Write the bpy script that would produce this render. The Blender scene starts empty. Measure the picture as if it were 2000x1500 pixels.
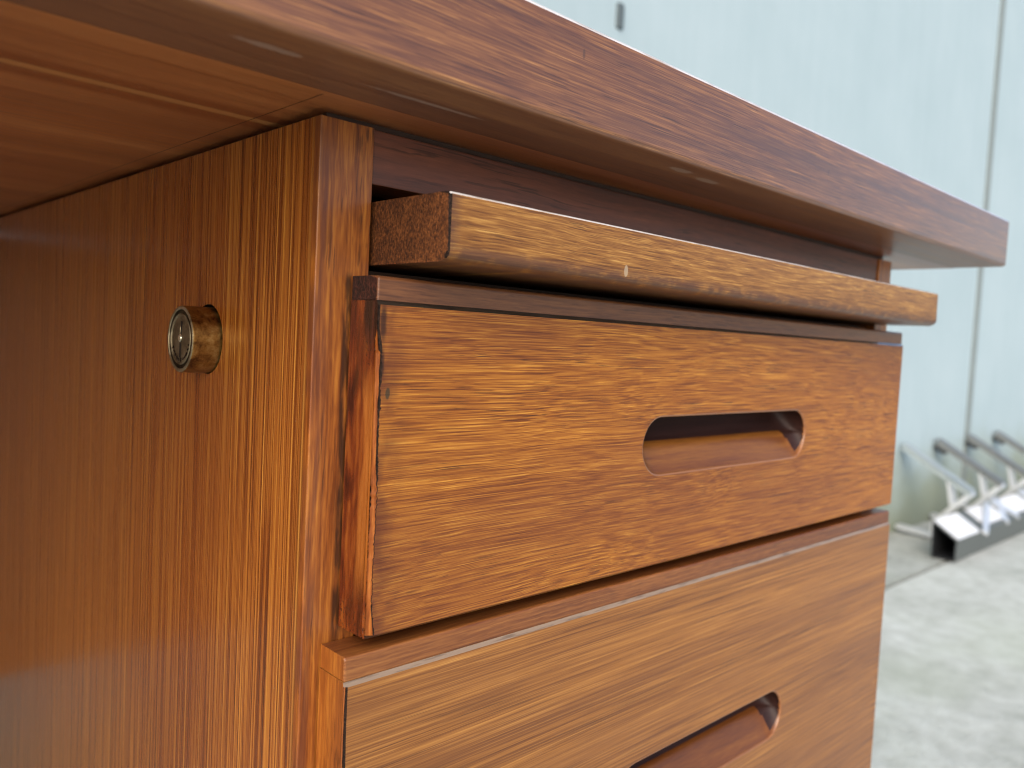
import bpy, bmesh, math, random
from mathutils import Vector, Matrix
R = math.radians
sc = bpy.context.scene
C = sc.collection

# ------------------------------------------------------------------ camera
cam_d = bpy.data.cameras.new('camera')
cam = bpy.data.objects.new('camera', cam_d); C.objects.link(cam); sc.camera = cam
right = Vector((0.72519222, -0.68660644, 0.05165127))
up = Vector((0.000869, 0.07592755, 0.99711296))
fwd = Vector((0.68854593, 0.72305367, -0.05565873))
m = Matrix((right, up, -fwd)).transposed().to_4x4()
m.translation = Vector((-0.13027, -0.22963, -0.06919))
cam.matrix_world = m
cam_d.sensor_fit = 'HORIZONTAL'; cam_d.sensor_width = 36.0
cam_d.lens = 36.0 * 1572.19 / 2000.0
cam_d.clip_start = 0.01; cam_d.clip_end = 300
cam_d.dof.use_dof = True
cam_d.dof.focus_distance = 0.292
cam_d.dof.aperture_fstop = 10.8
sc.cycles.filter_width = 1.1

# ------------------------------------------------------------------ sky, sun, exposure
SUN_EL, SUN_AZ = 34.0, 238.0          # compass azimuth of the sun (0 = +y, clockwise)
w = bpy.data.worlds.new('World'); sc.world = w; w.use_nodes = True
wn = w.node_tree.nodes; bg = wn['Background']
sky = wn.new('ShaderNodeTexSky'); sky.sky_type = 'NISHITA'; sky.sun_disc = False
sky.sun_elevation = R(SUN_EL); sky.sun_rotation = R(SUN_AZ)
sky.air_density = 1.0; sky.dust_density = 3.0; sky.ozone_density = 1.0
w.node_tree.links.new(sky.outputs[0], bg.inputs[0]); bg.inputs[1].default_value = 0.15
sd = bpy.data.lights.new('sun', 'SUN'); so = bpy.data.objects.new('sun', sd); C.objects.link(so)
sd.energy = 1.1; sd.angle = R(80); sd.color = (1.0, 0.96, 0.9)
az, el = R(SUN_AZ), R(SUN_EL)
to_sun = Vector((math.sin(az) * math.cos(el), math.cos(az) * math.cos(el), math.sin(el)))
so.rotation_euler = to_sun.to_track_quat('Z', 'Y').to_euler()
so.location = (0, -3, 4)
vs = sc.view_settings
vs.view_transform = 'Standard'; vs.look = 'None'; vs.gamma = 1.0; vs.use_curve_mapping = False
vs.exposure = 0.75

# ------------------------------------------------------------------ node helpers
class NT:
    def __init__(self, name):
        self.m = bpy.data.materials.new(name); self.m.use_nodes = True
        self.t = self.m.node_tree; self.n = self.t.nodes; self.l = self.t.links
        self.b = self.n['Principled BSDF']
        self.co = self.n.new('ShaderNodeTexCoord').outputs['Object']
        s = self.n.new('ShaderNodeSeparateXYZ'); self.l.new(self.co, s.inputs[0])
        self.x, self.y, self.z = s.outputs
    def put(self, sock, v):
        if hasattr(v, 'is_linked'): self.l.new(v, sock)
        elif isinstance(v, (tuple, list)): sock.default_value = (*v, 1) if len(v) == 3 and len(sock.default_value) == 4 else v
        else: sock.default_value = v
    def math(self, op, a, b=0.0, c=0.0, clamp=False):
        n = self.n.new('ShaderNodeMath'); n.operation = op; n.use_clamp = clamp
        for k, v in enumerate((a, b, c)): self.put(n.inputs[k], v)
        return n.outputs[0]
    def add(self, a, b): return self.math('ADD', a, b)
    def sub(self, a, b): return self.math('SUBTRACT', a, b)
    def mul(self, a, b): return self.math('MULTIPLY', a, b)
    def madd(self, a, b, c): return self.math('MULTIPLY_ADD', a, b, c)
    def vec(self, a, b, c):
        n = self.n.new('ShaderNodeCombineXYZ')
        for k, v in enumerate((a, b, c)): self.put(n.inputs[k], v)
        return n.outputs[0]
    def noise(self, v, scale=1.0, detail=2.0, rough=0.5, dist=0.0):
        n = self.n.new('ShaderNodeTexNoise'); self.put(n.inputs['Vector'], v)
        n.inputs['Scale'].default_value = scale; n.inputs['Detail'].default_value = detail
        n.inputs['Roughness'].default_value = rough; n.inputs['Distortion'].default_value = dist
        return n.outputs['Fac']
    def step(self, v, a, b):               # smooth 0..1 between a and b (a may exceed b)
        n = self.n.new('ShaderNodeMapRange'); n.interpolation_type = 'SMOOTHSTEP'
        self.put(n.inputs[0], v)
        if a <= b: vals = (a, b, 0, 1)
        else: vals = (b, a, 1, 0)
        for k in range(4): n.inputs[k + 1].default_value = vals[k]
        return n.outputs[0]
    def ramp(self, v, stops):
        n = self.n.new('ShaderNodeValToRGB'); self.put(n.inputs[0], v)
        e = n.color_ramp.elements
        while len(e) < len(stops): e.new(0.5)
        for k, (p, c) in enumerate(stops):
            e[k].position = p; e[k].color = (*c, 1)
        return n.outputs[0]
    def mix(self, f, a, b, mode='MIX'):
        n = self.n.new('ShaderNodeMix'); n.data_type = 'RGBA'; n.blend_type = mode
        self.put(n.inputs[0], f); self.put(n.inputs[6], a); self.put(n.inputs[7], b)
        return n.outputs[2]
    def bump(self, h, strength, dist):
        n = self.n.new('ShaderNodeBump'); self.put(n.inputs['Height'], h)
        n.inputs['Strength'].default_value = strength; n.inputs['Distance'].default_value = dist
        self.l.new(n.outputs[0], self.b.inputs['Normal'])
    def ellipse(self, u, v, cu, cv, ru, rv, soft=0.4):
        a = self.mul(self.sub(u, cu), 1 / ru); b = self.mul(self.sub(v, cv), 1 / rv)
        d = self.math('SQRT', self.add(self.mul(a, a), self.mul(b, b)))
        nz = self.noise(self.co, 260, 2)
        d = self.add(d, self.mul(self.sub(nz, 0.5), 0.9))
        return self.step(d, 1.0 + soft / 2, 1.0 - soft / 2)
    def base(self, c): self.put(self.b.inputs['Base Color'], c)
    def rough(self, v): self.put(self.b.inputs['Roughness'], v)

def wood(name, axis, stops, seed=0.0, fa=45, fb=620, ba=2.5, bb=38, la=120, lb=1700,
         wf=0.5, wb=0.55, wl=0.25, warp=0.0025, warp_s=9, wav=0.0004, pores=0.6, pore_c=(0.03, 0.010, 0.005),
         rough=0.36, bump=0.18, contrast=1.5, extra=None, spec=0.42, coat=0.2, bias=0.0, tone=None):
    t = NT(name)
    a, b, c = {'X': (t.x, t.y, t.z), 'Y': (t.y, t.x, t.z), 'Z': (t.z, t.x, t.y)}[axis]
    a = t.add(a, seed); b = t.add(b, seed * 0.37); c = t.add(c, seed * 0.61)
    wv = t.vec(t.mul(a, warp_s), t.mul(b, warp_s * 3), t.mul(c, warp_s * 3))
    w1 = t.sub(t.noise(wv, 1, 2), 0.5)
    w2 = t.sub(t.noise(t.vec(t.mul(a, 110), t.mul(b, 140), t.mul(c, 140)), 1, 2), 0.5)
    off = t.add(t.mul(w1, warp * 2), t.mul(w2, wav * 2))
    b = t.add(b, off); c = t.add(c, off)
    def n(sa, sb, det, ro=0.55): return t.noise(t.vec(t.mul(a, sa), t.mul(b, sb), t.mul(c, sb)), 1, det, ro)
    fib = n(fa, fb, 2.5); band = n(ba, bb, 2.0, 0.6); line = n(la, lb, 1.5)
    v = t.add(t.add(t.mul(t.sub(fib, 0.5), wf), t.mul(t.sub(band, 0.5), wb)), t.mul(t.sub(line, 0.5), wl))
    v = t.madd(v, contrast, 0.5 + bias)
    v = t.math('ADD', v, 0.0, clamp=True)
    col = t.ramp(v, stops)
    por = t.step(n(fa * 1.7, fb * 1.9, 1.0), 0.60, 0.70)
    # pores gather in some bands, as in real timber
    gate = t.step(n(ba * 5, bb * 1.2, 1.0), 0.40, 0.62)
    por = t.mul(por, gate)
    col = t.mix(t.mul(por, pores), col, pore_c)
    if tone:
        tn = t.noise(t.vec(t.mul(a, tone[2]), t.mul(b, tone[3]), t.mul(c, tone[3])), 1, 3, 0.55)
        col = t.mix(t.mul(t.step(tn, 0.40, 0.64), tone[1]), col, t.mix(0.62, col, tone[0]))
    t.v, t.fib, t.band, t.line, t.a_, t.b_, t.c_ = v, fib, band, line, a, b, c
    if extra: col = extra(t, col)
    t.base(col)
    t.rough(t.madd(fib, 0.16, rough - 0.08))
    t.b.inputs['Specular IOR Level'].default_value = spec
    t.b.inputs['Coat Weight'].default_value = coat; t.b.inputs['Coat Roughness'].default_value = 0.18
    h = t.sub(t.add(t.mul(fib, 0.5), t.mul(line, 0.4)), t.mul(por, 0.8))
    t.bump(h, bump, 0.0004)
    return t.m

# ------------------------------------------------------------------ woods
GOLD = [(0.0, (0.085, 0.022, 0.006)), (0.25, (0.165, 0.043, 0.008)), (0.47, (0.29, 0.089, 0.012)),
        (0.70, (0.44, 0.160, 0.020)), (1.0, (0.70, 0.325, 0.052))]
TAN = [(0.0, (0.085, 0.024, 0.006)), (0.3, (0.185, 0.062, 0.012)), (0.55, (0.325, 0.125, 0.024)),
       (0.8, (0.475, 0.208, 0.045)), (1.0, (0.66, 0.34, 0.080))]
RED = [(0.0, (0.050, 0.018, 0.011)), (0.28, (0.115, 0.040, 0.018)), (0.53, (0.195, 0.071, 0.026)),
       (0.78, (0.32, 0.130, 0.040)), (1.0, (0.56, 0.275, 0.09))]
LIPC = [(0.0, (0.040, 0.014, 0.008)), (0.35, (0.105, 0.036, 0.015)), (0.65, (0.19, 0.072, 0.026)), (1.0, (0.27, 0.105, 0.04))]
LIPC2 = [(0.0, (0.075, 0.019, 0.006)), (0.35, (0.16, 0.047, 0.012)), (0.65, (0.265, 0.092, 0.022)), (1.0, (0.41, 0.17, 0.042))]
SIDE = [(0.0, (0.070, 0.016, 0.004)), (0.28, (0.17, 0.043, 0.008)), (0.50, (0.305, 0.090, 0.014)),
        (0.74, (0.48, 0.175, 0.026)), (1.0, (0.72, 0.34, 0.060))]
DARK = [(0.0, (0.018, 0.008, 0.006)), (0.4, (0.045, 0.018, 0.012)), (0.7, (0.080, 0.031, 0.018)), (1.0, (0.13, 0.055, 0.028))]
UNDER = [(0.0, (0.20, 0.056, 0.018)), (0.35, (0.33, 0.105, 0.033)), (0.6, (0.44, 0.160, 0.050)), (1.0, (0.60, 0.265, 0.095))]

def ex_drawer(t, col):
    # reddish shadowy stain along the worn left edge, plus a few dark nicks
    near = t.step(t.x, 0.030, 0.0125)
    nz = t.noise(t.vec(t.mul(t.x, 90), 0.0, t.mul(t.z, 70)), 1, 3)
    col = t.mix(t.mul(near, t.step(nz, 0.35, 0.62)), col, t.mix(0.72, col, (0.085, 0.020, 0.010)))
    e = t.ellipse(t.x, t.z, 0.0178, -0.0885, 0.0009, 0.0019)
    col = t.mix(t.mul(e, 0.8), col, (0.035, 0.03, 0.016))
    for (cx, cz, rx, rz) in ((0.0150, -0.0655, 0.0012, 0.006), (0.0152, -0.079, 0.0008, 0.004)):
        col = t.mix(t.mul(t.ellipse(t.x, t.z, cx, cz, rx, rz, 1.2), 0.85), col, (0.03, 0.010, 0.006))
    return col
M_D1 = wood('drawer_teak', 'X', GOLD, seed=1.3, fa=30, fb=1800, ba=2.2, bb=110, la=30, lb=3600, warp=0.0060, warp_s=4.5, wav=0.00013, wf=0.75, wb=0.22, wl=0.65,
            contrast=1.7, extra=ex_drawer, pores=0.75, spec=0.28, coat=0.08, rough=0.38, tone=((0.16, 0.045, 0.018), 0.55, 5, 22), bias=0.03)
M_D2 = wood('lower_drawer_teak', 'X', TAN, seed=4.1, fa=9, fb=1200, ba=1.0, bb=75, la=20, lb=2900, warp=0.0016, warp_s=3, wav=0.00008, wf=0.65, wb=0.36, wl=0.55,
            contrast=1.5, spec=0.36, coat=0.25, tone=((0.17, 0.060, 0.020), 0.6, 2.0, 36), rough=0.42)
M_LIP = wood('lipping_teak', 'X', LIPC, seed=6.6, fa=20, fb=1100, contrast=1.6, rough=0.40)
M_LIP2 = wood('lower_lipping_teak', 'X', LIPC2, seed=8.9, fa=18, fb=1000, contrast=1.9, rough=0.42)

def ex_top(t, col):
    # broad dark figure lines running with the grain
    f = t.noise(t.vec(t.mul(t.x, 3.2), 0.0, t.mul(t.add(t.z, t.mul(t.sub(t.noise(t.vec(t.mul(t.x, 14), 0.0, 0.0), 1, 2), 0.5), 0.006)), 130)), 1, 1.5)
    col = t.mix(t.mul(t.step(f, 0.50, 0.66), 0.5), col, (0.075, 0.028, 0.018))
    for (cx, cz) in ((0.0655, 0.0235), (0.24, 0.017)):
        col = t.mix(t.mul(t.ellipse(t.x, t.z, cx, cz, 0.0006, 0.0016), 0.5), col, (0.03, 0.018, 0.014))
    return col
M_TOP = wood('desktop_edge_teak', 'X', RED, seed=2.2, fa=22, fb=1500, ba=3, bb=90, la=45, lb=3200, warp=0.0028, warp_s=4, wav=0.00018, wf=0.70, wb=0.2, wl=0.60,
             contrast=1.5, extra=ex_top, rough=0.36, bias=0.02, spec=0.5, coat=0.6)
def ex_edgeband(t, col):
    for (cx, cy, rx, ry) in ((-0.0358, -0.0362, 0.009, 0.0016), (0.1362, -0.0399, 0.0065, 0.0021), (0.1581, -0.0374, 0.008, 0.0022), (0.02, -0.030, 0.02, 0.0010)):
        col = t.mix(t.mul(t.ellipse(t.x, t.y, cx, cy, rx, ry, 0.5), 0.5), col, (0.42, 0.33, 0.26))
    return col
M_UEDGE = wood('desktop_underside_lipping', 'X', [(p, (c[0] * 1.1, c[1] * 1.3, c[2] * 1.7)) for p, c in RED], seed=3.2, fa=12, fb=260, ba=1.5, bb=40, contrast=0.9,
               extra=ex_edgeband, rough=0.42, bump=0.08, pores=0.3)
def ex_under(t, col):
    yy = t.add(t.y, t.mul(t.sub(t.noise(t.vec(t.mul(t.x, 6), 0.0, 0.0), 1, 2), 0.5), 0.003))
    red = t.mul(t.step(yy, 0.0215, 0.027), t.step(yy, 0.050, 0.043))
    col = t.mix(t.mul(red, 0.75), col, (0.22, 0.055, 0.016))
    pale = t.mul(t.step(yy, 0.0315, 0.0335), t.step(yy, 0.0385, 0.0355))
    col = t.mix(t.mul(pale, 0.8), col, (0.52, 0.24, 0.075))
    jl = t.mul(t.step(t.math('ABSOLUTE', t.add(t.x, 0.0065)), 0.0004, 0.00015), t.step(t.y, -0.013, -0.0115))
    col = t.mix(t.mul(jl, 0.8), col, (0.03, 0.012, 0.007))
    sp = t.noise(t.vec(t.mul(t.x, 900), t.mul(t.y, 1600), 0.0), 1, 0)
    return t.mix(t.mul(t.step(sp, 0.80, 0.84), 0.7), col, (0.45, 0.30, 0.18))
M_UNDER = wood('desktop_underside_veneer', 'X', UNDER, seed=5.7, fa=9, fb=300, ba=2, bb=26, warp=0.004, warp_s=5, wf=0.42, wb=0.65, wl=0.2, contrast=1.6,
               extra=ex_under, rough=0.34, bump=0.08, pores=0.35, tone=((0.20, 0.065, 0.025), 0.6, 2.5, 24), pore_c=(0.07, 0.018, 0.006))

def ex_side(t, col):
    # veneer figure: golden stripes near the front, a red-brown heart, milder brown behind
    yy = t.add(t.y, t.mul(t.sub(t.noise(t.vec(t.mul(t.z, 3.0), 0.0, 0.0), 1, 1), 0.5), 0.018))
    heart = t.mul(t.step(yy, 0.040, 0.075), t.step(yy, 0.175, 0.12))
    col = t.mix(t.mul(heart, 0.62), col, t.mix(0.72, col, (0.21, 0.050, 0.009)))
    back = t.step(yy, 0.13, 0.22)
    col = t.mix(t.mul(back, 0.55), col, (0.35, 0.120, 0.024))
    edge = t.step(t.y, 0.0060, 0.0045)
    col = t.mix(t.mul(edge, 0.3), col, (0.42, 0.20, 0.045))
    sp = t.noise(t.vec(t.mul(t.y, 1500), t.mul(t.z, 1100), 0.0), 1, 0)
    return t.mix(t.mul(t.step(sp, 0.815, 0.85), 0.6), col, (0.42, 0.30, 0.18))
M_SIDE = wood('side_panel_veneer', 'Z', SIDE, seed=7.4, fa=4.0, fb=1250, ba=0.8, bb=150, la=12, lb=2300, warp=0.0022, warp_s=2.5, wav=0.0001, wf=0.95, wb=0.26, wl=0.45,
              contrast=2.1, pores=0.3, extra=ex_side, rough=0.28, bump=0.10, spec=0.42, coat=0.45)
def ex_strip(t, col):
    nz = t.noise(t.vec(t.mul(t.x, 420), 0.0, t.mul(t.z, 70)), 1, 3)
    right_e = t.step(t.x, 0.009, 0.019)
    col = t.mix(t.mul(t.mul(t.step(nz, 0.54, 0.64), right_e), 0.75), col, (0.04, 0.012, 0.006))
    gap_shade = t.mul(t.mul(t.step(t.x, 0.0098, 0.0116), t.step(t.x, 0.0150, 0.0134)), t.step(t.z, -0.049, -0.053))  # contact shade of the gap behind the drawer, painted on the strip
    gap_shade = t.mul(gap_shade, t.mul(t.step(t.z, -0.185, -0.165), t.step(nz, 0.30, 0.55)))
    col = t.mix(t.mul(gap_shade, 0.85), col, (0.025, 0.010, 0.005))
    n2 = t.noise(t.vec(t.mul(t.x, 300), 0.0, t.mul(t.z, 24)), 1, 2)
    left_e = t.step(t.x, 0.0075, 0.0012)
    return t.mix(t.mul(t.mul(left_e, t.step(n2, 0.42, 0.58)), 0.65), col, (0.115, 0.034, 0.018))
M_STRIP = wood('panel_edge_teak', 'Z', [(p, (c[0] * 1.0, c[1] * 1.0, c[2] * 1.0)) for p, c in SIDE], seed=9.3, fa=26, fb=640, ba=4, bb=90, warp=0.0012, warp_s=8, wf=0.6, wb=0.4, wl=0.3,
               contrast=1.5, extra=ex_strip, rough=0.40, bias=0.03)
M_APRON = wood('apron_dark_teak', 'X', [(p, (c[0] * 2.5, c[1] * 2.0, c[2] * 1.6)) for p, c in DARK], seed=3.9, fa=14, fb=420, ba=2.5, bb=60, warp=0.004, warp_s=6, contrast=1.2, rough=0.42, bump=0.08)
def ex_board(t, col):
    # dirty darker margins of the board's front edge and one pale chip
    lo = t.step(t.z, -0.0400, -0.0440); le = t.step(t.x, 0.0275, 0.0218)
    nz = t.noise(t.vec(t.mul(t.x, 130), 0.0, t.mul(t.z, 260)), 1, 3)
    dm = t.mul(t.math('MAXIMUM', lo, le), t.step(nz, 0.25, 0.55))
    col = t.mix(t.mul(dm, 0.75), col, (0.085, 0.033, 0.022))
    return t.mix(t.mul(t.ellipse(t.x, t.z, 0.1062, -0.0418, 0.0010, 0.0021, 0.3), 0.6), col, (0.48, 0.38, 0.26))
M_BOARD = wood('board_edge_teak', 'X', [(0.0, (0.10, 0.034, 0.008)), (0.28, (0.20, 0.074, 0.016)), (0.55, (0.31, 0.130, 0.028)), (0.8, (0.46, 0.222, 0.052)), (1.0, (0.66, 0.38, 0.11))],
               seed=0.4, fa=45, fb=1500, ba=4, bb=80, la=80, lb=3200, warp=0.0026, warp_s=6, wav=0.0003, wf=0.8, wb=0.22, wl=0.5, contrast=1.95, extra=ex_board, rough=0.36, spec=0.30, coat=0.1)

def end_grain(name, c0, c1, c2, scale=1500):
    t = NT(name)
    n1 = t.noise(t.vec(t.mul(t.x, 200), t.mul(t.y, scale), t.mul(t.z, scale * 0.6)), 1, 3, 0.65)
    n2 = t.noise(t.co, 160, 2)
    v = t.madd(t.sub(n1, 0.5), 2.0, t.madd(n2, 0.5, 0.25))
    t.base(t.ramp(v, [(0.2, c0), (0.5, c1), (0.85, c2)]))
    t.rough(0.55); t.bump(n1, 0.5, 0.0006)
    return t.m
M_END = end_grain('teak_end_grain', (0.030, 0.009, 0.003), (0.095, 0.029, 0.007), (0.20, 0.068, 0.018))
M_ENDDK = end_grain('stained_end_grain', (0.008, 0.004, 0.003), (0.030, 0.009, 0.006), (0.085, 0.024, 0.014))

def mk_worn_side():
    t = NT('worn_drawer_edge_varnish')
    g = t.noise(t.vec(t.mul(t.x, 600), t.mul(t.y, 620), t.mul(t.z, 60)), 1, 3)
    bl = t.noise(t.vec(0.0, t.mul(t.y, 130), t.mul(t.z, 42)), 1, 2, 0.5, 0.6)
    v = t.madd(t.sub(g, 0.5), 0.9, t.madd(t.sub(bl, 0.5), 1.4, 0.34))
    col = t.ramp(v, [(0.0, (0.035, 0.006, 0.002)), (0.35, (0.13, 0.023, 0.004)), (0.6, (0.26, 0.066, 0.009)), (1.0, (0.45, 0.15, 0.02))])
    orange_lo = t.mul(t.mul(t.step(t.add(t.y, t.mul(t.sub(bl, 0.5), 0.012)), -0.0085, -0.0112), t.step(t.z, -0.078, -0.092)), t.step(t.z, -0.160, -0.140))  # lighter orange on the lower front half
    col = t.mix(t.mul(orange_lo, 0.7), col, t.mix(g, (0.26, 0.062, 0.008), (0.56, 0.20, 0.035)))
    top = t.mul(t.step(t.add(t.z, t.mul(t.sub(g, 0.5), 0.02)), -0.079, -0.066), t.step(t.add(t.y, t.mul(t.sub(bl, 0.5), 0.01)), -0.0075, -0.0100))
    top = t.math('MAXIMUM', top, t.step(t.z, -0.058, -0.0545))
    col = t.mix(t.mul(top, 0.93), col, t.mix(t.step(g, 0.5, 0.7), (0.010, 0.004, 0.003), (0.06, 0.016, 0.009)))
    n3 = t.noise(t.vec(0.0, t.mul(t.y, 1200), t.mul(t.z, 700)), 1, 3, 0.6)
    crack = t.mul(t.step(n3, 0.56, 0.62), t.math('MAXIMUM', t.step(t.z, -0.154, -0.164), t.mul(t.step(t.z, -0.084, -0.074), t.step(t.y, -0.0085, -0.0115))))
    col = t.mix(t.mul(crack, 0.9), col, (0.008, 0.004, 0.003))
    t.base(col); t.rough(t.madd(g, 0.3, 0.12)); t.b.inputs['Coat Weight'].default_value = 0.5; t.b.inputs['Coat Roughness'].default_value = 0.1
    t.bump(t.add(g, t.mul(crack, -1.0)), 0.35, 0.0006)
    return t.m
M_WORN = mk_worn_side()
M_DSIDE = wood('drawer_side_edge', 'Z', SIDE, seed=2.9, fa=40, fb=700, contrast=1.4, rough=0.36, bias=0.03)
def mk_bare():
    t = NT('bare_orange_wood')
    g = t.noise(t.vec(t.mul(t.x, 900), t.mul(t.y, 900), t.mul(t.z, 90)), 1, 3)
    t.base(t.ramp(g, [(0.25, (0.10, 0.022, 0.004)), (0.5, (0.26, 0.068, 0.010)), (0.75, (0.40, 0.135, 0.025))]))
    t.rough(0.5); t.b.inputs['Specular IOR Level'].default_value = 0.2; t.bump(g, 0.6, 0.0005); return t.m
M_BARE = mk_bare()
def mk_crack():
    t = NT('blackened_edge')
    g = t.noise(t.co, 1300, 3)
    t.base(t.ramp(g, [(0.35, (0.010, 0.006, 0.004)), (0.6, (0.025, 0.013, 0.009)), (0.85, (0.09, 0.045, 0.03))]))
    t.rough(0.75); t.b.inputs['Specular IOR Level'].default_value = 0.15; t.bump(g, 0.5, 0.0004); return t.m
M_CRACK = mk_crack()
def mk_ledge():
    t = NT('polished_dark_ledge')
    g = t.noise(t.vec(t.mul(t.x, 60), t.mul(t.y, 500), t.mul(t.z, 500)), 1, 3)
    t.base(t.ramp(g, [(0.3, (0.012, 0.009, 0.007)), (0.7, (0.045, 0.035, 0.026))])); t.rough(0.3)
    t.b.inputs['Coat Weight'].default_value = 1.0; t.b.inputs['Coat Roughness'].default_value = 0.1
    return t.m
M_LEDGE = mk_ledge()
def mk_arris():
    t = NT('arris_highlight')  # bright edge highlight painted as a pale colour on the arrises
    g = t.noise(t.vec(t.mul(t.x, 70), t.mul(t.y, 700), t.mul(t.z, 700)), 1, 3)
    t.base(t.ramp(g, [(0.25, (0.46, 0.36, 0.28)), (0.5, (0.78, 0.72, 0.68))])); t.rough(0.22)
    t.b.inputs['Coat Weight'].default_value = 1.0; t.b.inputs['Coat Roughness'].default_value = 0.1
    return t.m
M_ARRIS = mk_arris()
M_LEDGE_HI = M_ARRIS.copy(); M_LEDGE_HI.name = 'ledge_highlight'  # duller copy: sky highlight on the lower drawers' ledge, put into the colour
M_LEDGE_HI.node_tree.nodes['Principled BSDF'].inputs['Coat Weight'].default_value = 0.3; M_LEDGE_HI.node_tree.nodes['Principled BSDF'].inputs['Roughness'].default_value = 0.35
for n_ in M_LEDGE_HI.node_tree.nodes:
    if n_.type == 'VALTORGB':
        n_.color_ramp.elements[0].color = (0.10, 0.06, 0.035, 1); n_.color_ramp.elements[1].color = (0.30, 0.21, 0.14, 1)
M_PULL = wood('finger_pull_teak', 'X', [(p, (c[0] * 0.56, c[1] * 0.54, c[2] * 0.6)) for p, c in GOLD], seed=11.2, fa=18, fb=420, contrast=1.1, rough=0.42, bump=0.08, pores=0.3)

M_PULLBACK = wood('finger_pull_shaded_back', 'X', [(p, (c[0] * 0.55, c[1] * 0.5, c[2] * 0.6)) for p, c in DARK], seed=5.1, fa=18, fb=420, contrast=1.1, rough=0.5, bump=0.05, pores=0.2, spec=0.3, coat=0.0)  # shade of the undercut put into this darker colour
M_RIM = wood('pull_rim_highlight', 'X', [(p, (c[0] * 0.95, c[1] * 0.95, c[2] * 1.5)) for p, c in TAN], seed=12.2, fa=18, fb=500, contrast=0.8, rough=0.3, bump=0.05, pores=0.1, spec=0.5, coat=0.5)  # lip highlight painted as a lighter rim colour
def mk_brass(name, c0, c1, c2, rough):
    t = NT(name)
    n1 = t.noise(t.co, 190, 4, 0.6, 0.5); n2 = t.noise(t.co, 1400, 2)
    v = t.madd(n2, 0.25, t.sub(n1, 0.12))
    t.base(t.ramp(v, [(0.3, c0), (0.5, c1), (0.72, c2)]))
    t.b.inputs['Metallic'].default_value = 0.9
    t.rough(t.madd(n1, 0.3, rough - 0.1)); t.bump(n2, 0.15, 0.0002)
    return t.m
M_BRASS = mk_brass('tarnished_brass', (0.10, 0.042, 0.014), (0.30, 0.150, 0.036), (0.48, 0.30, 0.10), 0.36)
M_BRASSF = mk_brass('worn_brass_face', (0.13, 0.10, 0.06), (0.25, 0.20, 0.125), (0.38, 0.32, 0.22), 0.50)
M_BRASSD = mk_brass('dark_brass_groove', (0.03, 0.02, 0.012), (0.07, 0.05, 0.03), (0.12, 0.09, 0.055), 0.6)  # darker brass inside the groove
M_BRASSE = mk_brass('polished_brass_rim', (0.20, 0.155, 0.09), (0.33, 0.27, 0.17), (0.50, 0.43, 0.31), 0.45)
def plain(name, c, rough, metal=0.0):
    t = NT(name); n1 = t.noise(t.co, 40, 3)
    t.base(t.mix(t.mul(n1, 0.5), c, tuple(v * 0.6 for v in c))); t.rough(rough); t.b.inputs['Metallic'].default_value = metal
    return t.m
M_BLACK = plain('dark_recess', (0.012, 0.008, 0.006), 0.7)
M_PIN = plain('bright_lock_pin', (0.80, 0.76, 0.60), 0.25, 0.8)
M_INNER = plain('dark_carcass_wood', (0.06, 0.028, 0.014), 0.6)  # plain dark wood for the inner parts

# ------------------------------------------------------------------ mesh helpers
def smooth(me, ang=32):
    me.update()
    bm = bmesh.new(); bm.from_mesh(me)
    for f in bm.faces: f.smooth = True
    for e in bm.edges:
        e.smooth = not (len(e.link_faces) != 2 or e.calc_face_angle(0) > R(ang) or e.link_faces[0].material_index != e.link_faces[1].material_index)
    bm.to_mesh(me); bm.free()
def link(name, bm, mats, parent=None, ang=32, smo=True):
    me = bpy.data.meshes.new(name)
    bmesh.ops.recalc_face_normals(bm, faces=bm.faces[:])
    bm.to_mesh(me); bm.free()
    for mt in (mats if isinstance(mats, (list, tuple)) else [mats]): me.materials.append(mt)
    if smo: smooth(me, ang)
    o = bpy.data.objects.new(name, me); C.objects.link(o)
    if smo:
        wm = o.modifiers.new('weighted_normals', 'WEIGHTED_NORMAL'); wm.weight = 100; wm.keep_sharp = True
    if parent: o.parent = parent
    return o
def tag(o, label=None, cat=None, group=None, kind=None):
    if label: o['label'] = label
    if cat: o['category'] = cat
    if group: o['group'] = group
    if kind: o['kind'] = kind
    return o
def empty(name, loc, label, cat, group=None):
    o = bpy.data.objects.new(name, None); C.objects.link(o); o.location = loc
    o.empty_display_size = 0.05
    return tag(o, label, cat, group)
def addbox(bm, x0, x1, y0, y1, z0, z1, mi=0, bev=0.0, seg=2):
    vs_ = [bm.verts.new(p) for p in ((x0, y0, z0), (x1, y0, z0), (x1, y1, z0), (x0, y1, z0), (x0, y0, z1), (x1, y0, z1), (x1, y1, z1), (x0, y1, z1))]
    fs = [bm.faces.new([vs_[i] for i in q]) for q in ((0, 3, 2, 1), (4, 5, 6, 7), (0, 1, 5, 4), (1, 2, 6, 5), (2, 3, 7, 6), (3, 0, 4, 7))]
    for f in fs: f.material_index = mi
    if bev:
        es = list({e for f in fs for e in f.edges})
        r = bmesh.ops.bevel(bm, geom=es, offset=bev, segments=seg, affect='EDGES', profile=0.5)
        for f in r['faces']: f.material_index = mi
    return fs
def box(name, dims, mat, parent=None, bev=0.0, seg=2):
    bm = bmesh.new(); addbox(bm, *dims, bev=bev, seg=seg)
    return link(name, bm, mat, parent)
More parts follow.
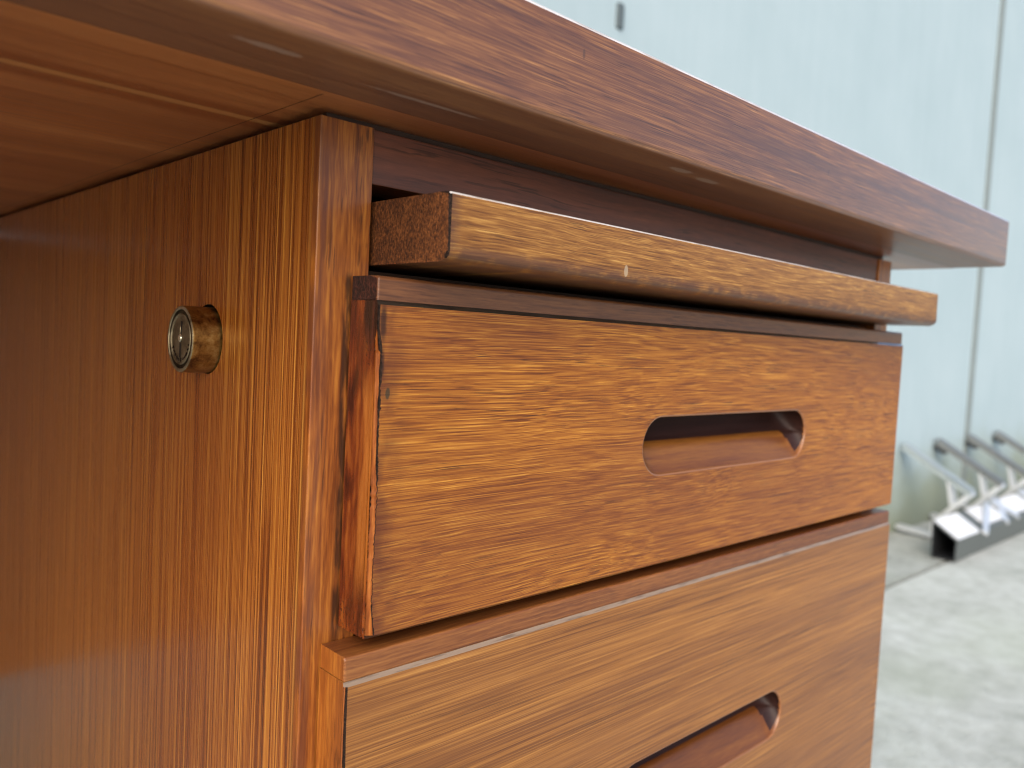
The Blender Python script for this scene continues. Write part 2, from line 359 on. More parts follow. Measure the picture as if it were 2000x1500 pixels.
def prism_x(bm, prof, xs, mi=0, mi_end0=None, mi_end1=None):
    """extrude a closed (y, z) profile along the list of x stations"""
    rings = [[bm.verts.new((x, y, z)) for (y, z) in prof] for x in xs]
    n = len(prof)
    for r0, r1 in zip(rings, rings[1:]):
        for k in range(n):
            f = bm.faces.new((r0[k], r0[(k + 1) % n], r1[(k + 1) % n], r1[k])); f.material_index = mi
    f = bm.faces.new(rings[0]); f.material_index = mi if mi_end0 is None else mi_end0
    f = bm.faces.new(rings[-1][::-1]); f.material_index = mi if mi_end1 is None else mi_end1
    return rings
def arc(cy, cz, ry, rz, a0, a1, n):
    return [(cy + ry * math.cos(R(a0 + (a1 - a0) * k / n)), cz + rz * math.sin(R(a0 + (a1 - a0) * k / n))) for k in range(n + 1)]
def mat_axis(o_, d):
    d = d.normalized(); a = d.orthogonal().normalized(); return a, d.cross(a)
def bar(bm, p0, p1, wx, wt, mi=0):
    """flat bar from p0 to p1, width wx along x, thickness wt across"""
    p0, p1 = Vector(p0), Vector(p1); d = (p1 - p0).normalized()
    ux = Vector((1, 0, 0)); ux = (ux - d * ux.dot(d)).normalized(); uy = d.cross(ux)
    vv = []
    for p in (p0, p1):
        for a, b in ((-1, -1), (1, -1), (1, 1), (-1, 1)): vv.append(bm.verts.new(p + ux * wx / 2 * a + uy * wt / 2 * b))
    for q in ((0, 3, 2, 1), (4, 5, 6, 7), (0, 1, 5, 4), (1, 2, 6, 5), (2, 3, 7, 6), (3, 0, 4, 7)):
        bm.faces.new([vv[i] for i in q]).material_index = mi

# ------------------------------------------------------------------ ground, wall
GZ = -0.70
def mk_concrete(name, c0, c1, c2, k=1.0):
    t = NT(name)
    n1 = t.noise(t.co, 3.5 * k, 5, 0.62, 0.3); n2 = t.noise(t.co, 26 * k, 4, 0.6); n3 = t.noise(t.co, 160, 2)
    v = t.madd(n2, 0.45, t.madd(n1, 0.7, t.madd(n3, 0.16, -0.155)))
    col = t.ramp(v, [(0.32, c0), (0.5, c1), (0.66, c2)])
    g = t.noise(t.co, 1.7, 3)
    col = t.mix(t.mul(t.step(g, 0.52, 0.72), 0.35), col, (0.33, 0.37, 0.26))
    t.base(col); t.rough(0.85); t.bump(t.add(n2, n3), 0.4, 0.01)
    return t.m
M_CONC = mk_concrete('worn_concrete', (0.36, 0.375, 0.335), (0.49, 0.505, 0.465), (0.62, 0.64, 0.605))
M_CONC2 = mk_concrete('grey_concrete_strip', (0.24, 0.25, 0.225), (0.36, 0.37, 0.335), (0.47, 0.485, 0.45), 1.4)  # darker, greyer mix for the strip along the wall
def sheet(name, x0, x1, y0, y1, z, mat, thick):
    bm = bmesh.new(); addbox(bm, x0, x1, y0, y1, z - thick, z)
    return tag(link(name, bm, mat), kind='structure')
g = sheet('ground', -80, 80, -80, 0.618, GZ, M_CONC, 0.2)
tag(g, label='pale worn concrete yard under the desk')
g2 = sheet('pavement', -80, 80, 0.632, 30, GZ + 0.002, M_CONC2, 0.2)
tag(g2, label='greyer concrete strip between the yard joint and the wall foot')
g3 = sheet('joint', -80, 80, 0.618, 0.632, GZ - 0.012, plain('dirty_joint_filler', (0.10, 0.11, 0.08), 0.9), 0.1)
tag(g3, label='dark dirty joint in the concrete along the wall')

def mk_wall():
    t = NT('weathered_pale_paint')
    st = t.noise(t.vec(t.mul(t.x, 26), 0.0, t.mul(t.z, 1.6)), 1, 4, 0.6)
    bl = t.noise(t.vec(t.mul(t.x, 2.2), 0.0, t.mul(t.z, 2.6)), 1, 4, 0.6)
    v = t.madd(st, 0.35, t.mul(bl, 0.65))
    col = t.ramp(v, [(0.2, (0.37, 0.47, 0.505)), (0.5, (0.415, 0.515, 0.55)), (0.8, (0.465, 0.56, 0.595))])
    grime_shade = t.step(t.add(t.z, t.mul(t.sub(bl, 0.5), 0.5)), -0.32, -0.66)  # grime at the foot, with the shade behind the brackets painted in
    col = t.mix(t.mul(grime_shade, 0.85), col, (0.27, 0.295, 0.20))
    sp = t.noise(t.vec(t.mul(t.x, 40), 0.0, t.mul(t.z, 14)), 1, 3)
    col = t.mix(t.mul(t.step(sp, 0.68, 0.78), 0.4), col, (0.36, 0.42, 0.43))
    t.base(col); t.rough(0.8); t.b.inputs['Specular IOR Level'].default_value = 0.2; t.bump(st, 0.1, 0.01)
    return t.m
M_WALL = mk_wall()
WY = 0.895
wall = empty('painted_wall', (1, WY, GZ), 'pale blue green painted panel wall with vertical seams behind the desk', 'wall')
wall.location = (0, 0, 0)
M_SEAM = plain('grey_seam_strip', (0.21, 0.245, 0.245), 0.7)
SEAMS = [-7.2, -4.5, -1.8, 0.9, 3.60, 6.3, 9.0, 11.7]
for a, b in zip(SEAMS, SEAMS[1:]):
    box('panel', (a + 0.015, b - 0.015, WY, WY + 0.04, GZ - 0.05, 2.3), M_WALL, wall, bev=0.004)
for b in SEAMS[1:-1]:
    box('seam_strip', (b - 0.015, b + 0.015, WY - 0.009, WY + 0.011, GZ - 0.05, 2.295), M_SEAM, wall, bev=0.002)
box('backing', (-7.2, 11.7, WY + 0.012, WY + 0.10, GZ - 0.05, 2.29), plain('grey_seam_backing', (0.25, 0.28, 0.28), 0.8), wall)
bm = bmesh.new()
addbox(bm, 1.185, 1.208, WY - 0.006, WY + 0.03, 0.59, 0.645, bev=0.006)
link('latch_slot', bm, plain('dark_rusted_steel', (0.11, 0.14, 0.15), 0.6), wall)

# ------------------------------------------------------------------ steel by the wall
def mk_galv():
    t = NT('galvanised_steel')
    n1 = t.noise(t.co, 45, 4, 0.6); 
    t.base(t.ramp(n1, [(0.2, (0.62, 0.64, 0.67)), (0.7, (0.80, 0.82, 0.85))])); t.rough(0.38)
    t.b.inputs['Metallic'].default_value = 0.55
    return t.m
M_GALV = mk_galv()
M_PALEARM = plain('pale_galvanised_arm', (0.40, 0.46, 0.475), 0.45, 0.2)
M_ARM = plain('grey_weathered_arm', (0.22, 0.235, 0.235), 0.5, 0.3)
M_WHITE = plain('white_coated_steel', (0.85, 0.86, 0.88), 0.4)
M_SHADOWSTEEL = plain('shaded_steel', (0.012, 0.014, 0.017), 0.6, 0.0)  # near-black colour carries the shade inside the hollow steel
beam = empty('steel_beam', (0, 0, 0), 'white topped hollow steel beam with dark open end lying by the wall', 'steel beam')
A_, B_, C_, D_ = (0.600, -0.628), (0.676, -0.580), (0.672, -0.6965), (0.602, -0.6965)
prof = [A_, B_, C_, D_]
cy = sum(p[0] for p in prof) / 4; cz = sum(p[1] for p in prof) / 4
inn = [(cy + (p[0] - cy) * 0.90, cz + (p[1] - cz) * 0.90) for p in prof]
bm = bmesh.new()
X0, X1 = 2.62, 6.0
o0 = [bm.verts.new((X0, *p)) for p in prof]; o1 = [bm.verts.new((X1, *p)) for p in prof]
i0 = [bm.verts.new((X0, *p)) for p in inn]; i1 = [bm.verts.new((X1, *p)) for p in inn]
for k in range(4):
    j = (k + 1) % 4
    bm.faces.new((o0[k], o0[j], o1[j], o1[k])).material_index = 0
    bm.faces.new((i0[k], i0[j], i1[j], i1[k])).material_index = 1
    bm.faces.new((o0[k], o0[j], i0[j], i0[k])).material_index = 1
    bm.faces.new((o1[k], o1[j], i1[j], i1[k])).material_index = 1
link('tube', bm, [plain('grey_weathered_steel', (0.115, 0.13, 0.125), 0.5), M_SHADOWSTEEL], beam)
bm = bmesh.new()
ny, nz = -(B_[1] - A_[1]), (B_[0] - A_[0]); ln = math.hypot(ny, nz); ny, nz = ny / ln * 0.003, nz / ln * 0.003
prism_x(bm, [(A_[0] + ny * .2, A_[1] + nz * .2), (B_[0] + ny * .2, B_[1] + nz * .2), (B_[0] + ny, B_[1] + nz), (A_[0] + ny, A_[1] + nz)], [X0 + 0.012, 2.84])
link('top_plate', bm, M_WHITE, beam)
for xa, xb in ((2.93, 3.16), (3.27, 3.52), (3.62, 3.9)):
    bm = bmesh.new()
    prism_x(bm, [(A_[0] + 0.012 + ny * .2, A_[1] + 0.008 + nz * .2), (B_[0] + ny * .2, B_[1] + nz * .2), (B_[0] + ny, B_[1] + nz), (A_[0] + 0.012 + ny, A_[1] + 0.008 + nz)], [xa, xb])
    link('top_plate', bm, M_WHITE, beam)

def bracket(x, label, dy=0.0, dark=False):
    r = empty('steel_bracket', (x, 0.74 + dy, GZ), label, 'bracket', 'steel brackets standing against the wall')
    def part(name, fn, mat):
        b_ = bmesh.new(); fn(b_)
        for v in b_.verts: v.co -= Vector((0, 0.74, GZ))
        return link(name, b_, mat, r)
    far, near = (0, 0.880, -0.372), (0, 0.648, -0.506)
    top, foot = (0, 0.722, -0.468), (0, 0.705, -0.567)
    def arm(b_):
        bar(b_, far, near, 0.050, 0.005)                       # flange seen from above
        bar(b_, (-0.0235, far[1], far[2] - 0.012), (-0.0235, near[1], near[2] - 0.008), 0.003, 0.018)
    part('arm', arm, M_ARM if dark else M_PALEARM)
    if dark:
        def cap(b_): bar(b_, (0, 0.884, -0.394), (0, 0.846, -0.415), 0.046, 0.030)
        part('end_shade', cap, M_SHADOWSTEEL)  # dark block stands for the shade in the arm's hollow end
    def brace(b_): bar(b_, (0, 0.648, -0.512), (0, 0.765, -0.640), 0.040, 0.016)
    part('brace', brace, M_GALV)
    def strut(b_): bar(b_, (0, 0.722, -0.478), (0, 0.706, -0.563), 0.050, 0.010)
    part('strut', strut, M_GALV)
    def cross(b_): bar(b_, (-0.11, 0.604, -0.628), (0.02, 0.672, -0.575), 0.03, 0.010); bar(b_, (0.04, 0.604, -0.626), (-0.05, 0.672, -0.573), 0.03, 0.010)
    if dark: part('cross_piece', cross, M_GALV)
    def base(b_):
        bar(b_, (0, 0.885, -0.672), (0, 0.690, -0.690), 0.040, 0.012)
        bar(b_, (0, 0.765, -0.636), (0, 0.765, -0.682), 0.034, 0.010)
    part('base_bar', base, M_GALV)
    return r
bracket(2.90, 'palest steel bracket, leftmost, above the dark open end of the beam')
bracket(3.24, 'second steel bracket from the left, with dark arm end just left of the wall seam', dark=True)
bracket(3.60, 'third steel bracket from the left, standing just right of the wall seam', dark=True)
bracket(3.97, 'rightmost steel bracket cut by the right edge of the picture', dark=True)
lb = empty('loose_steel_angle', (0, 0, 0), 'white steel angle lying loose across the top of the beam', 'steel angle')
bm = bmesh.new(); bar(bm, (2.84, 0.585, -0.628), (3.12, 0.665, -0.572), 0.02, 0.010); link('leg', bm, M_GALV, lb)
bm = bmesh.new(); bar(bm, (2.86, 0.585, -0.634), (3.45, 0.585, -0.634), 0.01, 0.020); link('flange', bm, M_GALV, lb)

# ------------------------------------------------------------------ the desk
T, W = 0.020, 0.4463
desk = empty('desk', (0, 0, 0), 'glossy teak pedestal desk with drawers, pull out board and brass lock', 'desk')
O, TH = 0.0498, 0.0338
PT, UZ = -0.0022, 0.0004          # top of the carcass, underside of the top
XE, XL_ = 0.522, -1.24
# solid front lipping of the top (front face + its underside), then the veneered top board behind it
yb = -0.0150
prof = ([(yb, UZ)] + arc(-O + 0.0022, UZ + 0.0022, -0.0022, -0.0022, 90, 0, 5) +
        arc(-O + 0.0026, TH - 0.0026, -0.0026, 0.0026, 0, 90, 10) + [(yb, TH)])
bm = bmesh.new()
def lip_ring(x, d):
    return [bm.verts.new((x, yb + (y - yb) * (1 - d / (O + yb)), (UZ + TH) / 2 + (z - (UZ + TH) / 2) * (1 - 2 * d / (TH - UZ)))) for y, z in prof]
RR = 0.0020
rings = [lip_ring(XL_, 0.0)] + [lip_ring(XE - RR + RR * math.sin(R(18 * k)), RR * (1 - math.cos(R(18 * k)))) for k in range(6)]
for r0, r1 in zip(rings, rings[1:]):
    for k in range(len(prof)): bm.faces.new((r0[k], r0[(k + 1) % len(prof)], r1[(k + 1) % len(prof)], r1[k]))
bm.faces.new(rings[0]); bm.faces.new(rings[-1][::-1])
bm.normal_update()
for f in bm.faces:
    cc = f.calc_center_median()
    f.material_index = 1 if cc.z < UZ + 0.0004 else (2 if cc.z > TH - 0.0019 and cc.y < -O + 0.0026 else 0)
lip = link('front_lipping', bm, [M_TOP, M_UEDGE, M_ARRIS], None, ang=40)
top = box('desktop', (XL_, XE, yb + 0.0001, 0.66, UZ, TH), [M_UNDER], desk)
lip.parent = top
# thin spacer between top and pedestal
box('spacer', (0.0045, W - 0.0045, 0.0045, 0.60, PT + 0.00005, UZ - 0.00005), M_INNER, desk)
PB = -0.575
# side panels; the left one has the drilled lock hole
LY, LZ, LR = 0.0808, -0.0757, 0.0128
def side_panel(x0, x1, hole=None, y0=0.0034, y1=0.60):
    bm = bmesh.new()
    q = [bm.verts.new((x0, y, z)) for (y, z) in ((y0, PB), (y1, PB), (y1, PT), (y0, PT))]
    r = [bm.verts.new((x1, y, z)) for (y, z) in ((y0, PB), (y1, PB), (y1, PT), (y0, PT))]
    bm.faces.new(r)
    for k in range(4): bm.faces.new((q[k], q[(k + 1) % 4], r[(k + 1) % 4], r[k]))
    if hole:
        cy_, cz_, rr = hole; N = 48
        h = [bm.verts.new((x0, cy_ + rr * math.cos(2 * math.pi * k / N), cz_ + rr * math.sin(2 * math.pi * k / N))) for k in range(N)]
        h2 = [bm.verts.new((x0 + 0.012, v.co.y, v.co.z)) for v in h]
        es = [bm.edges.get((q[k], q[(k + 1) % 4])) for k in range(4)]
        es += [bm.edges.new((h[k], h[(k + 1) % N])) for k in range(N)]
        bmesh.ops.triangle_fill(bm, use_beauty=True, use_dissolve=False, edges=es)
        for k in range(N): bm.faces.new((h[k], h[(k + 1) % N], h2[(k + 1) % N], h2[k])).material_index = 1
        bm.faces.new(h2).material_index = 1
    else:
        bm.faces.new(q)
    return link('side_panel', bm, [M_SIDE, M_BLACK], desk)
sp = side_panel(0.0, T, (LY - 0.0003, LZ + 0.0004, LR + 0.0008))
def edge_strip(x0, x1, par):
    bm = bmesh.new()
    prof_n = 4
    pts = [(x0, 0.0033)] + [(x0 + 0.0005 - 0.0005 * math.cos(R(90 * k / prof_n)), 0.0005 - 0.0005 * math.sin(R(90 * k / prof_n))) for k in range(prof_n + 1)]
    pts += [(x1 - 0.0005 + 0.0005 * math.sin(R(90 * k / prof_n)), 0.0005 - 0.0005 * math.cos(R(90 * k / prof_n))) for k in range(prof_n + 1)] + [(x1, 0.0033)]
    a = [bm.verts.new((x, y, PB)) for x, y in pts]; b = [bm.verts.new((x, y, PT)) for x, y in pts]
    n = len(pts)
    for k in range(n): bm.faces.new((a[k], a[(k + 1) % n], b[(k + 1) % n], b[k]))
    bm.faces.new(a); bm.faces.new(b)
    return link('edge_strip', bm, M_STRIP, par)
edge_strip(0.0, T, sp)
sp2 = side_panel(W - T, W); edge_strip(W - T, W, sp2)
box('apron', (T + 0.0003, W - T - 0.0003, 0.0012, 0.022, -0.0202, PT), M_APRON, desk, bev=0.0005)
box('back_panel', (T + 0.0002, W - T - 0.0002, 0.585, 0.599, PB, PT), M_INNER, desk)
box('inner_shelf', (T + 0.0002, W - T - 0.0002, 0.006, 0.58, -0.054, -0.0485), M_INNER, desk)
box('base_board', (T + 0.0002, W - T - 0.0002, 0.004, 0.58, PB, PB + 0.018), M_INNER, desk)
for lx in (0.03, W - 0.03):
    for ly in (0.04, 0.56):
        box('leg', (lx - 0.018, lx + 0.018, ly - 0.018, ly + 0.018, GZ, PB - 0.0002), M_STRIP, desk, bev=0.002)

# pull-out board
bx0, bx1 = T + 0.0015, W - T - 0.0015
yf, zt, zb = -0.0395, -0.0259, -0.0469
prof = ([(0.52, zb)] + arc(yf + 0.0055, zb + 0.0032, -0.0055, -0.0032, 90, 0, 8) + arc(yf + 0.0013, zt - 0.0013, -0.0013, 0.0013, 0, 90, 4) + [(0.52, zt)])
bm = bmesh.new(); prism_x(bm, prof, [bx0, bx1], 0, 1, 1)
es = [e for e in bm.edges if (all(abs(v.co.x - bx0) < 1e-6 for v in e.verts) or all(abs(v.co.x - bx1) < 1e-6 for v in e.verts)) and max(v.co.y for v in e.verts) < 0.1 or
      (all(abs(v.co.x - bx1) < 1e-6 for v in e.verts) and False)]
bmesh.ops.bevel(bm, geom=es, offset=0.0008, segments=2, affect='EDGES', profile=0.5)
bm.normal_update()
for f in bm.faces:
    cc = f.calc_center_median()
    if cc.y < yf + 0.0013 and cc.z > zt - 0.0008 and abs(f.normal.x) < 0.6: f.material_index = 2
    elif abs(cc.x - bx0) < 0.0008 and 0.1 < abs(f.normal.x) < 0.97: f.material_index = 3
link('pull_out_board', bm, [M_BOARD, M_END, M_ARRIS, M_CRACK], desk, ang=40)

# drawers
def stadium(cx, cz, half, r, off, n=14):
    """ordered loop of (x, z), counter-clockwise from the right end; off grows it outwards"""
    pts = []
    for k in range(n + 1):
        a = R(-90 + 180 * k / n); pts.append((cx + half + (r + off) * math.cos(a), cz + (r + off) * math.sin(a)))
    for k in range(n + 1):
        a = R(90 + 180 * k / n); pts.append((cx - half + (r + off) * math.cos(a), cz + (r + off) * math.sin(a)))
    return pts
def smoothnoise(seed, n, step):
    rr = random.Random(seed); k = n // step + 3; v = [rr.random() for _ in range(k)]
    out = []
    for i in range(n):
        t_ = i / step; a = int(t_); f = t_ - a; f = f * f * (3 - 2 * f); out.append(v[a] * (1 - f) + v[a + 1] * f)
    return out
RIM = 0.0009
def drawer(xl, xr, zl, zbot, d, hl, pull, mats, seed, worn=False, lipmat=None):
    """mats: front, side, bevel, crack; pull = (cx, cz, half length, radius)"""
    y0 = -0.0007; yf = -d; zs = zl - hl; zf = zbot + 0.0009
    N = 150 if worn else 60
    big = smoothnoise(seed, N, 30); mid = smoothnoise(seed + 1, N, 7); fine = smoothnoise(seed + 2, N, 1)
    bm = bmesh.new()
    Fv, Sv, Gv, Kv, Hv, Jv = [], [], [], [], [], []
    for i in range(N):
        u = i / (N - 1); z = zf + (zs - zf) * u
        if worn:
            env = max(0.0, min(1.0, (0.93 - u) / 0.06))            # edge is whole near the top
            up_ = max(0.0, min(1.0, (u - 0.44) / 0.10)); lo_ = 1 - up_
            w_ = 0.0006 + env * (0.0013 + 0.0004 * big[i] + 0.0005 * (mid[i] - 0.4) + 0.0005 * (fine[i] - 0.5))
            if u < 0.09: w_ += (0.09 - u) / 0.09 * 0.0014
            u_ = 0.0005 + env * (0.0014 + 0.0003 * mid[i] + 0.0001 * fine[i])
            g1 = 0.00012 + env * up_ * (0.00025 + 0.0008 * max(0, mid[i] - 0.2) + 0.0004 * fine[i]) + (0.0007 if u > 0.86 else 0)
            g2 = 0.00010 + env * lo_ * (0.0003 + 0.0009 * max(0, big[i] * 0.5 + mid[i] * 0.5 - 0.25) + 0.0006 * fine[i])
            if u < 0.10: g1 += 0.0005 * fine[i]
        else:
            w_ = 0.0009 + 0.0004 * mid[i] + 0.00015 * fine[i]; u_ = 0.0007 + 0.0003 * big[i] + 0.0001 * fine[i]
            g1 = 0.0006 + 0.0004 * fine[i]; g2 = 0.0001
        ex, ey = xl + w_ - g1, yf + (0.0003 if worn else 0.0005)       # bevel, right end
        sx, sy = xl, yf + u_                                         # bevel, left end
        L_ = math.hypot(ex - sx, ey - sy); q_ = min(0.7, g2 / L_)
        hx, hy = sx + (ex - sx) * q_, sy + (ey - sy) * q_
        Fv.append(bm.verts.new((xl + w_, yf, z))); Gv.append(bm.verts.new((xl + w_ - g1 * 0.5, yf + min(0.0006, 0.8 * g1), z)))
        Kv.append(bm.verts.new((ex, ey, z))); Hv.append(bm.verts.new((hx, hy, z)))
        Jv.append(bm.verts.new(((hx + sx) / 2 + 0.3 * g2, (hy + sy) / 2 + 0.5 * g2, z))); Sv.append(bm.verts.new((sx, sy, z)))
    def strip(a, b, mi):
        for k in range(len(a) - 1): bm.faces.new((a[k], a[k + 1], b[k + 1], b[k])).material_index = mi
    strip(Fv, Gv, 3); strip(Gv, Kv, 3); strip(Kv, Hv, 2); strip(Hv, Jv, 3); strip(Jv, Sv, 3)
    # front face with the stadium hole
    nR = 12
    fr_b = bm.verts.new((xr - 0.0007, yf, zf)); fr_t = bm.verts.new((xr - 0.0007, yf, zs))
    cx, cz, half, r = pull
    hole = [bm.verts.new((x, yf, z)) for x, z in stadium(cx, cz, half, r, RIM)]
    es = [bm.edges.get((Fv[k], Fv[k + 1])) for k in range(N - 1)]
    es += [bm.edges.new((Fv[0], fr_b)), bm.edges.new((fr_b, fr_t)), bm.edges.new((fr_t, Fv[-1]))]
    es += [bm.edges.new((hole[k], hole[(k + 1) % len(hole)])) for k in range(len(hole))]
    res = bmesh.ops.triangle_fill(bm, use_beauty=True, use_dissolve=False, edges=es, normal=(0, -1, 0))
    for f in res['geom']:
        if isinstance(f, bmesh.types.BMFace): f.material_index = 0
    # right bevel and right side
    rb = [bm.verts.new((xr, yf + 0.0007, z)) for z in (zf, zs)]
    bm.faces.new((fr_b, rb[0], rb[1], fr_t)).material_index = 0
    # bottom rounding, bottom, back, right, top ledge, left side
    bl = bm.verts.new((xl + 0.0004, yf + 0.0010, zbot)); br = bm.verts.new((xr, yf + 0.0010, zbot))
    bm.faces.new((Fv[0], Gv[0], Kv[0], Hv[0], Jv[0], Sv[0], bl, br, rb[0], fr_b)).material_index = 0
    tb = zs + 0.0013                                            # ledge top
    yl = yf + 0.0012
    tl = bm.verts.new((xl, yl, tb)); tr = bm.verts.new((xr, yl, tb))
    bm.faces.new((Fv[-1], fr_t, rb[1], tr, tl, Sv[-1], Jv[-1], Hv[-1], Kv[-1], Gv[-1])).material_index = 4
    kl = bm.verts.new((xl, y0, tb)); kr = bm.verts.new((xr, y0, tb)); kbl = bm.verts.new((xl, y0, zbot)); kbr = bm.verts.new((xr, y0, zbot))
    bm.faces.new((tl, tr, kr, kl)).material_index = 0
    bm.faces.new((bl, kbl, kbr, br)).material_index = 0
    bm.faces.new((rb[0], br, kbr, kr, tr, rb[1])).material_index = 0
    f = bm.faces.new([Sv[k] for k in range(N)] + [tl, kl, kbl, bl]); f.material_index = 1
    res = bmesh.ops.triangulate(bm, faces=[f])
    for f in res['faces']: f.material_index = 1
    d_o = link('drawer', bm, mats, desk, ang=30)
    # lipping on top
    bm = bmesh.new()
    zl0 = tb + 0.00015; yfl = yl + 0.0001
    prof = [(y0, zl0), (yfl, zl0)] + arc(yfl + 0.0014, zl - 0.0014, -0.0014, 0.0014, 0, 90, 4) + [(y0, zl)]
    prism_x(bm, prof, [xl + 0.0003, xr - 0.0003], 0, 1, 0)
    es = [e for e in bm.edges if all(abs(v.co.x - xl - 0.0003) < 1e-6 for v in e.verts) and max(v.co.z for v in e.verts) > zl0 + 1e-5 and max(v.co.y for v in e.verts) < -0.001]
    bmesh.ops.bevel(bm, geom=es, offset=0.0007, segments=3, affect='EDGES', profile=0.5)
    link('top_lipping', bm, lipmat, d_o, ang=40)
    # finger pull: rolled rim, cove floor, undercut back
    bm = bmesh.new()
    rims = []
    for k in range(4):
        a = R(90 * k / 3)
        off = RIM * (1 - math.sin(a)); dep = RIM * (1 - math.cos(a))
        rims.append([bm.verts.new((x, yf + dep, z)) for x, z in stadium(cx, cz, half, r, off)])
    n = len(rims[0])
    for ra, rb_ in zip(rims, rims[1:]):
        for k in range(n): bm.faces.new((ra[k], ra[(k + 1) % n], rb_[(k + 1) % n], rb_[k])).material_index = 2
    # bowl: stations along x, profile (depth, height) in units of r
    P = [(0.0, -1.0), (0.10, -0.90), (0.26, -0.72), (0.44, -0.50), (0.60, -0.30), (0.72, -0.16), (0.82, -0.07), (0.92, -0.02), (1.02, 0.02), (1.14, 0.10), (1.28, 0.24), (1.45, 0.48), (1.58, 0.75), (1.62, 1.0), (1.55, 1.22), (1.35, 1.36), (1.0, 1.38), (0.6, 1.30), (0.25, 1.14), (0.0, 1.0)]
    NS = 14
    xs = [(cx - half - r * math.cos(R(90 * k / NS)), math.sin(R(90 * k / NS))) for k in range(NS + 1)]
    xs += [(cx - half + 2 * half * k / 8, 1.0) for k in range(1, 8)]
    xs += [(cx + half + r * math.sin(R(90 * k / NS)), math.cos(R(90 * k / NS))) for k in range(NS + 1)]
    rows = []
    for x, h in xs:
        h = max(h, 0.004)
        hd = h ** 0.7
        rows.append([bm.verts.new((x, yf + RIM + 0.0112 * dd * hd, cz + r * h * hh)) for dd, hh in P])
    for ra, rb_ in zip(rows, rows[1:]):
        for k in range(len(P) - 1): bm.faces.new((ra[k], ra[k + 1], rb_[k + 1], rb_[k])).material_index = 0
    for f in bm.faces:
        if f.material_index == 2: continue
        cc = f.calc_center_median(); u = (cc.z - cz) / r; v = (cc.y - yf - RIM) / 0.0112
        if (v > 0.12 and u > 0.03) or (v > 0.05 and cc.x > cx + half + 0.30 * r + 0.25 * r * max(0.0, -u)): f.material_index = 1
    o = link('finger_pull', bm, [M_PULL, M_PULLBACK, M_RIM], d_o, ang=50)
    return d_o
LIPD = [M_LIP, M_ENDDK]
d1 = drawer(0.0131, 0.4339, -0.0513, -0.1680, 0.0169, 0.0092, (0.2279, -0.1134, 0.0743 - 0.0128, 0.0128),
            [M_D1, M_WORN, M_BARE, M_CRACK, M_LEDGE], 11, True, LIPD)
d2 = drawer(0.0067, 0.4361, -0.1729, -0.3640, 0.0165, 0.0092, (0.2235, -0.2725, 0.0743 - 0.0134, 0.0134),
            [M_D2, M_DSIDE, M_DSIDE, M_CRACK, M_LEDGE_HI], 23, False, [M_LIP2, M_DSIDE])
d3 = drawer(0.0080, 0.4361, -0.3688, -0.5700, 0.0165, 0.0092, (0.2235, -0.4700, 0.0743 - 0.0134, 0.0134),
            [M_D2, M_DSIDE, M_DSIDE, M_CRACK, M_LEDGE_HI], 37, False, [M_LIP2, M_DSIDE])
d1['label'] = 'top drawer with chipped dark stained left edge'

# brass lock in the left side panel
def lathe_x(name, prof, mat, parent, n=56, cy_=LY, cz_=LZ):
    """prof: list of (x, radius); closed on axis when radius 0"""
    bm = bmesh.new(); rings = []
    for x, r in prof:
        if r < 1e-6: rings.append([bm.verts.new((x, cy_, cz_))])
        else: rings.append([bm.verts.new((x, cy_ + r * math.cos(2 * math.pi * k / n), cz_ + r * math.sin(2 * math.pi * k / n))) for k in range(n)])
    for a, b in zip(rings, rings[1:]):
        for k in range(n):
            j = (k + 1) % n
            if len(a) == 1: bm.faces.new((a[0], b[k], b[j]))
            elif len(b) == 1: bm.faces.new((a[k], a[j], b[0]))
            else: bm.faces.new((a[k], a[j], b[j], b[k]))
    return link(name, bm, mat, parent, ang=40)
FX = -0.0108
lock = lathe_x('lock', [(0.010, LR), (FX + 0.0008, LR), (FX + 0.0003, LR - 0.0002)], M_BRASS, desk)
lathe_x('rim', [(FX + 0.0003, LR - 0.0002), (FX, LR - 0.0006), (FX + 0.00005, LR - 0.0013), (FX + 0.0004, LR - 0.0015)], M_BRASSE, lock)
lathe_x('groove', [(FX + 0.0004, LR - 0.0015), (FX + 0.0013, LR - 0.0017), (FX + 0.0013, LR - 0.0028), (FX + 0.0004, LR - 0.0030)], M_BRASSD, lock)
lathe_x('plug', [(FX + 0.0004, LR - 0.0030), (FX + 0.0001, LR - 0.0032), (FX + 0.00012, LR - 0.0035), (FX + 0.0006, LR - 0.0038), (FX + 0.0006, 0.0)], M_BRASSF, lock)
bm = bmesh.new()
kx = FX + 0.0005
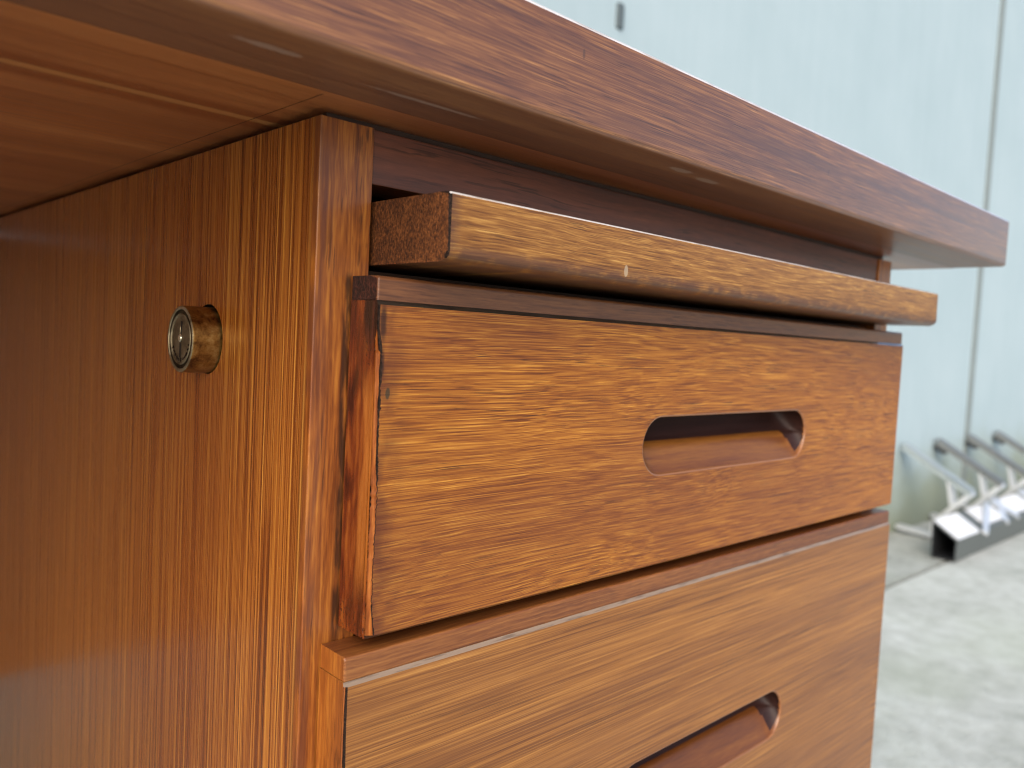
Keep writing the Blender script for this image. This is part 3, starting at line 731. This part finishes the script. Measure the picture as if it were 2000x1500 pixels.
for (y0, z0, y1, z1, wd) in ((-0.0006, 0.0068, 0.0002, 0.0016, 0.0013), (0.0003, -0.0016, 0.0006, -0.0070, 0.0012)):
    p0 = Vector((kx, LY + y0, LZ + z0)); p1 = Vector((kx, LY + y1, LZ + z1)); dd = (p1 - p0).normalized(); s = dd.cross(Vector((1, 0, 0))) * wd / 2
    vv = [bm.verts.new(p + e) for p, e in ((p0, -s), (p0, s), (p1, s), (p1, -s))]
    v2 = [bm.verts.new(v.co + Vector((-0.0001, 0, 0))) for v in vv]
    bm.faces.new(v2)
    for k in range(4): bm.faces.new((vv[k], vv[(k + 1) % 4], v2[(k + 1) % 4], v2[k]))
link('keyhole', bm, M_BLACK, lock)
bm = bmesh.new(); bmesh.ops.create_icosphere(bm, subdivisions=2, radius=0.00135, matrix=Matrix.Translation((kx - 0.0002, LY + 0.0002, LZ + 0.0004)) @ Matrix.Diagonal((0.5, 1, 1.2, 1)))
link('lock_pin', bm, M_PIN, lock)
bm = bmesh.new(); bmesh.ops.create_icosphere(bm, subdivisions=2, radius=0.0009, matrix=Matrix.Translation((kx - 0.00005, LY + 0.0008, LZ + 0.0034)) @ Matrix.Diagonal((0.4, 0.8, 2.4, 1)))
link('key_ward', bm, M_BRASSE, lock)
bm = bmesh.new(); rr = random.Random(4)
for k in range(11):
    a = R(195 + k * 14 + rr.uniform(-2, 2)); rad = 0.0079; ca, sa = math.cos(a), math.sin(a)
    mt = Matrix.Translation((kx - 0.00003, LY - rad * ca * -1, LZ + rad * sa)) @ Matrix.Rotation(-a, 4, 'X')
    bmesh.ops.create_cube(bm, size=1, matrix=mt @ Matrix.Diagonal((0.0003, rr.uniform(0.0009, 0.0016), rr.uniform(0.0003, 0.0009), 1)))
link('engraving', bm, M_CRACK, lock)

# far pedestal of the desk
PX = -1.16
for x in (PX, PX + W - T):
    box('side_panel', (x, x + T, 0.0034, 0.60, PB, PT), M_SIDE, desk, bev=0.0005)
box('pedestal_front', (PX + T, PX + W - T, 0.004, 0.02, PB, PT), M_D2, desk)
box('pedestal_floor', (PX + T, PX + W - T, 0.02, 0.59, PB, PB + 0.018), M_INNER, desk)
for lx in (PX + 0.03, PX + W - 0.03):
    for ly in (0.04, 0.56):
        box('leg', (lx - 0.018, lx + 0.018, ly - 0.018, ly + 0.018, GZ, PB - 0.0002), M_STRIP, desk, bev=0.002)
box('modesty_blocker', (PX + W, -0.0002, 0.600, 0.618, -0.40, PT), M_SIDE, desk)  # unseen board, added to keep the bright wall out of the side panel's reflection
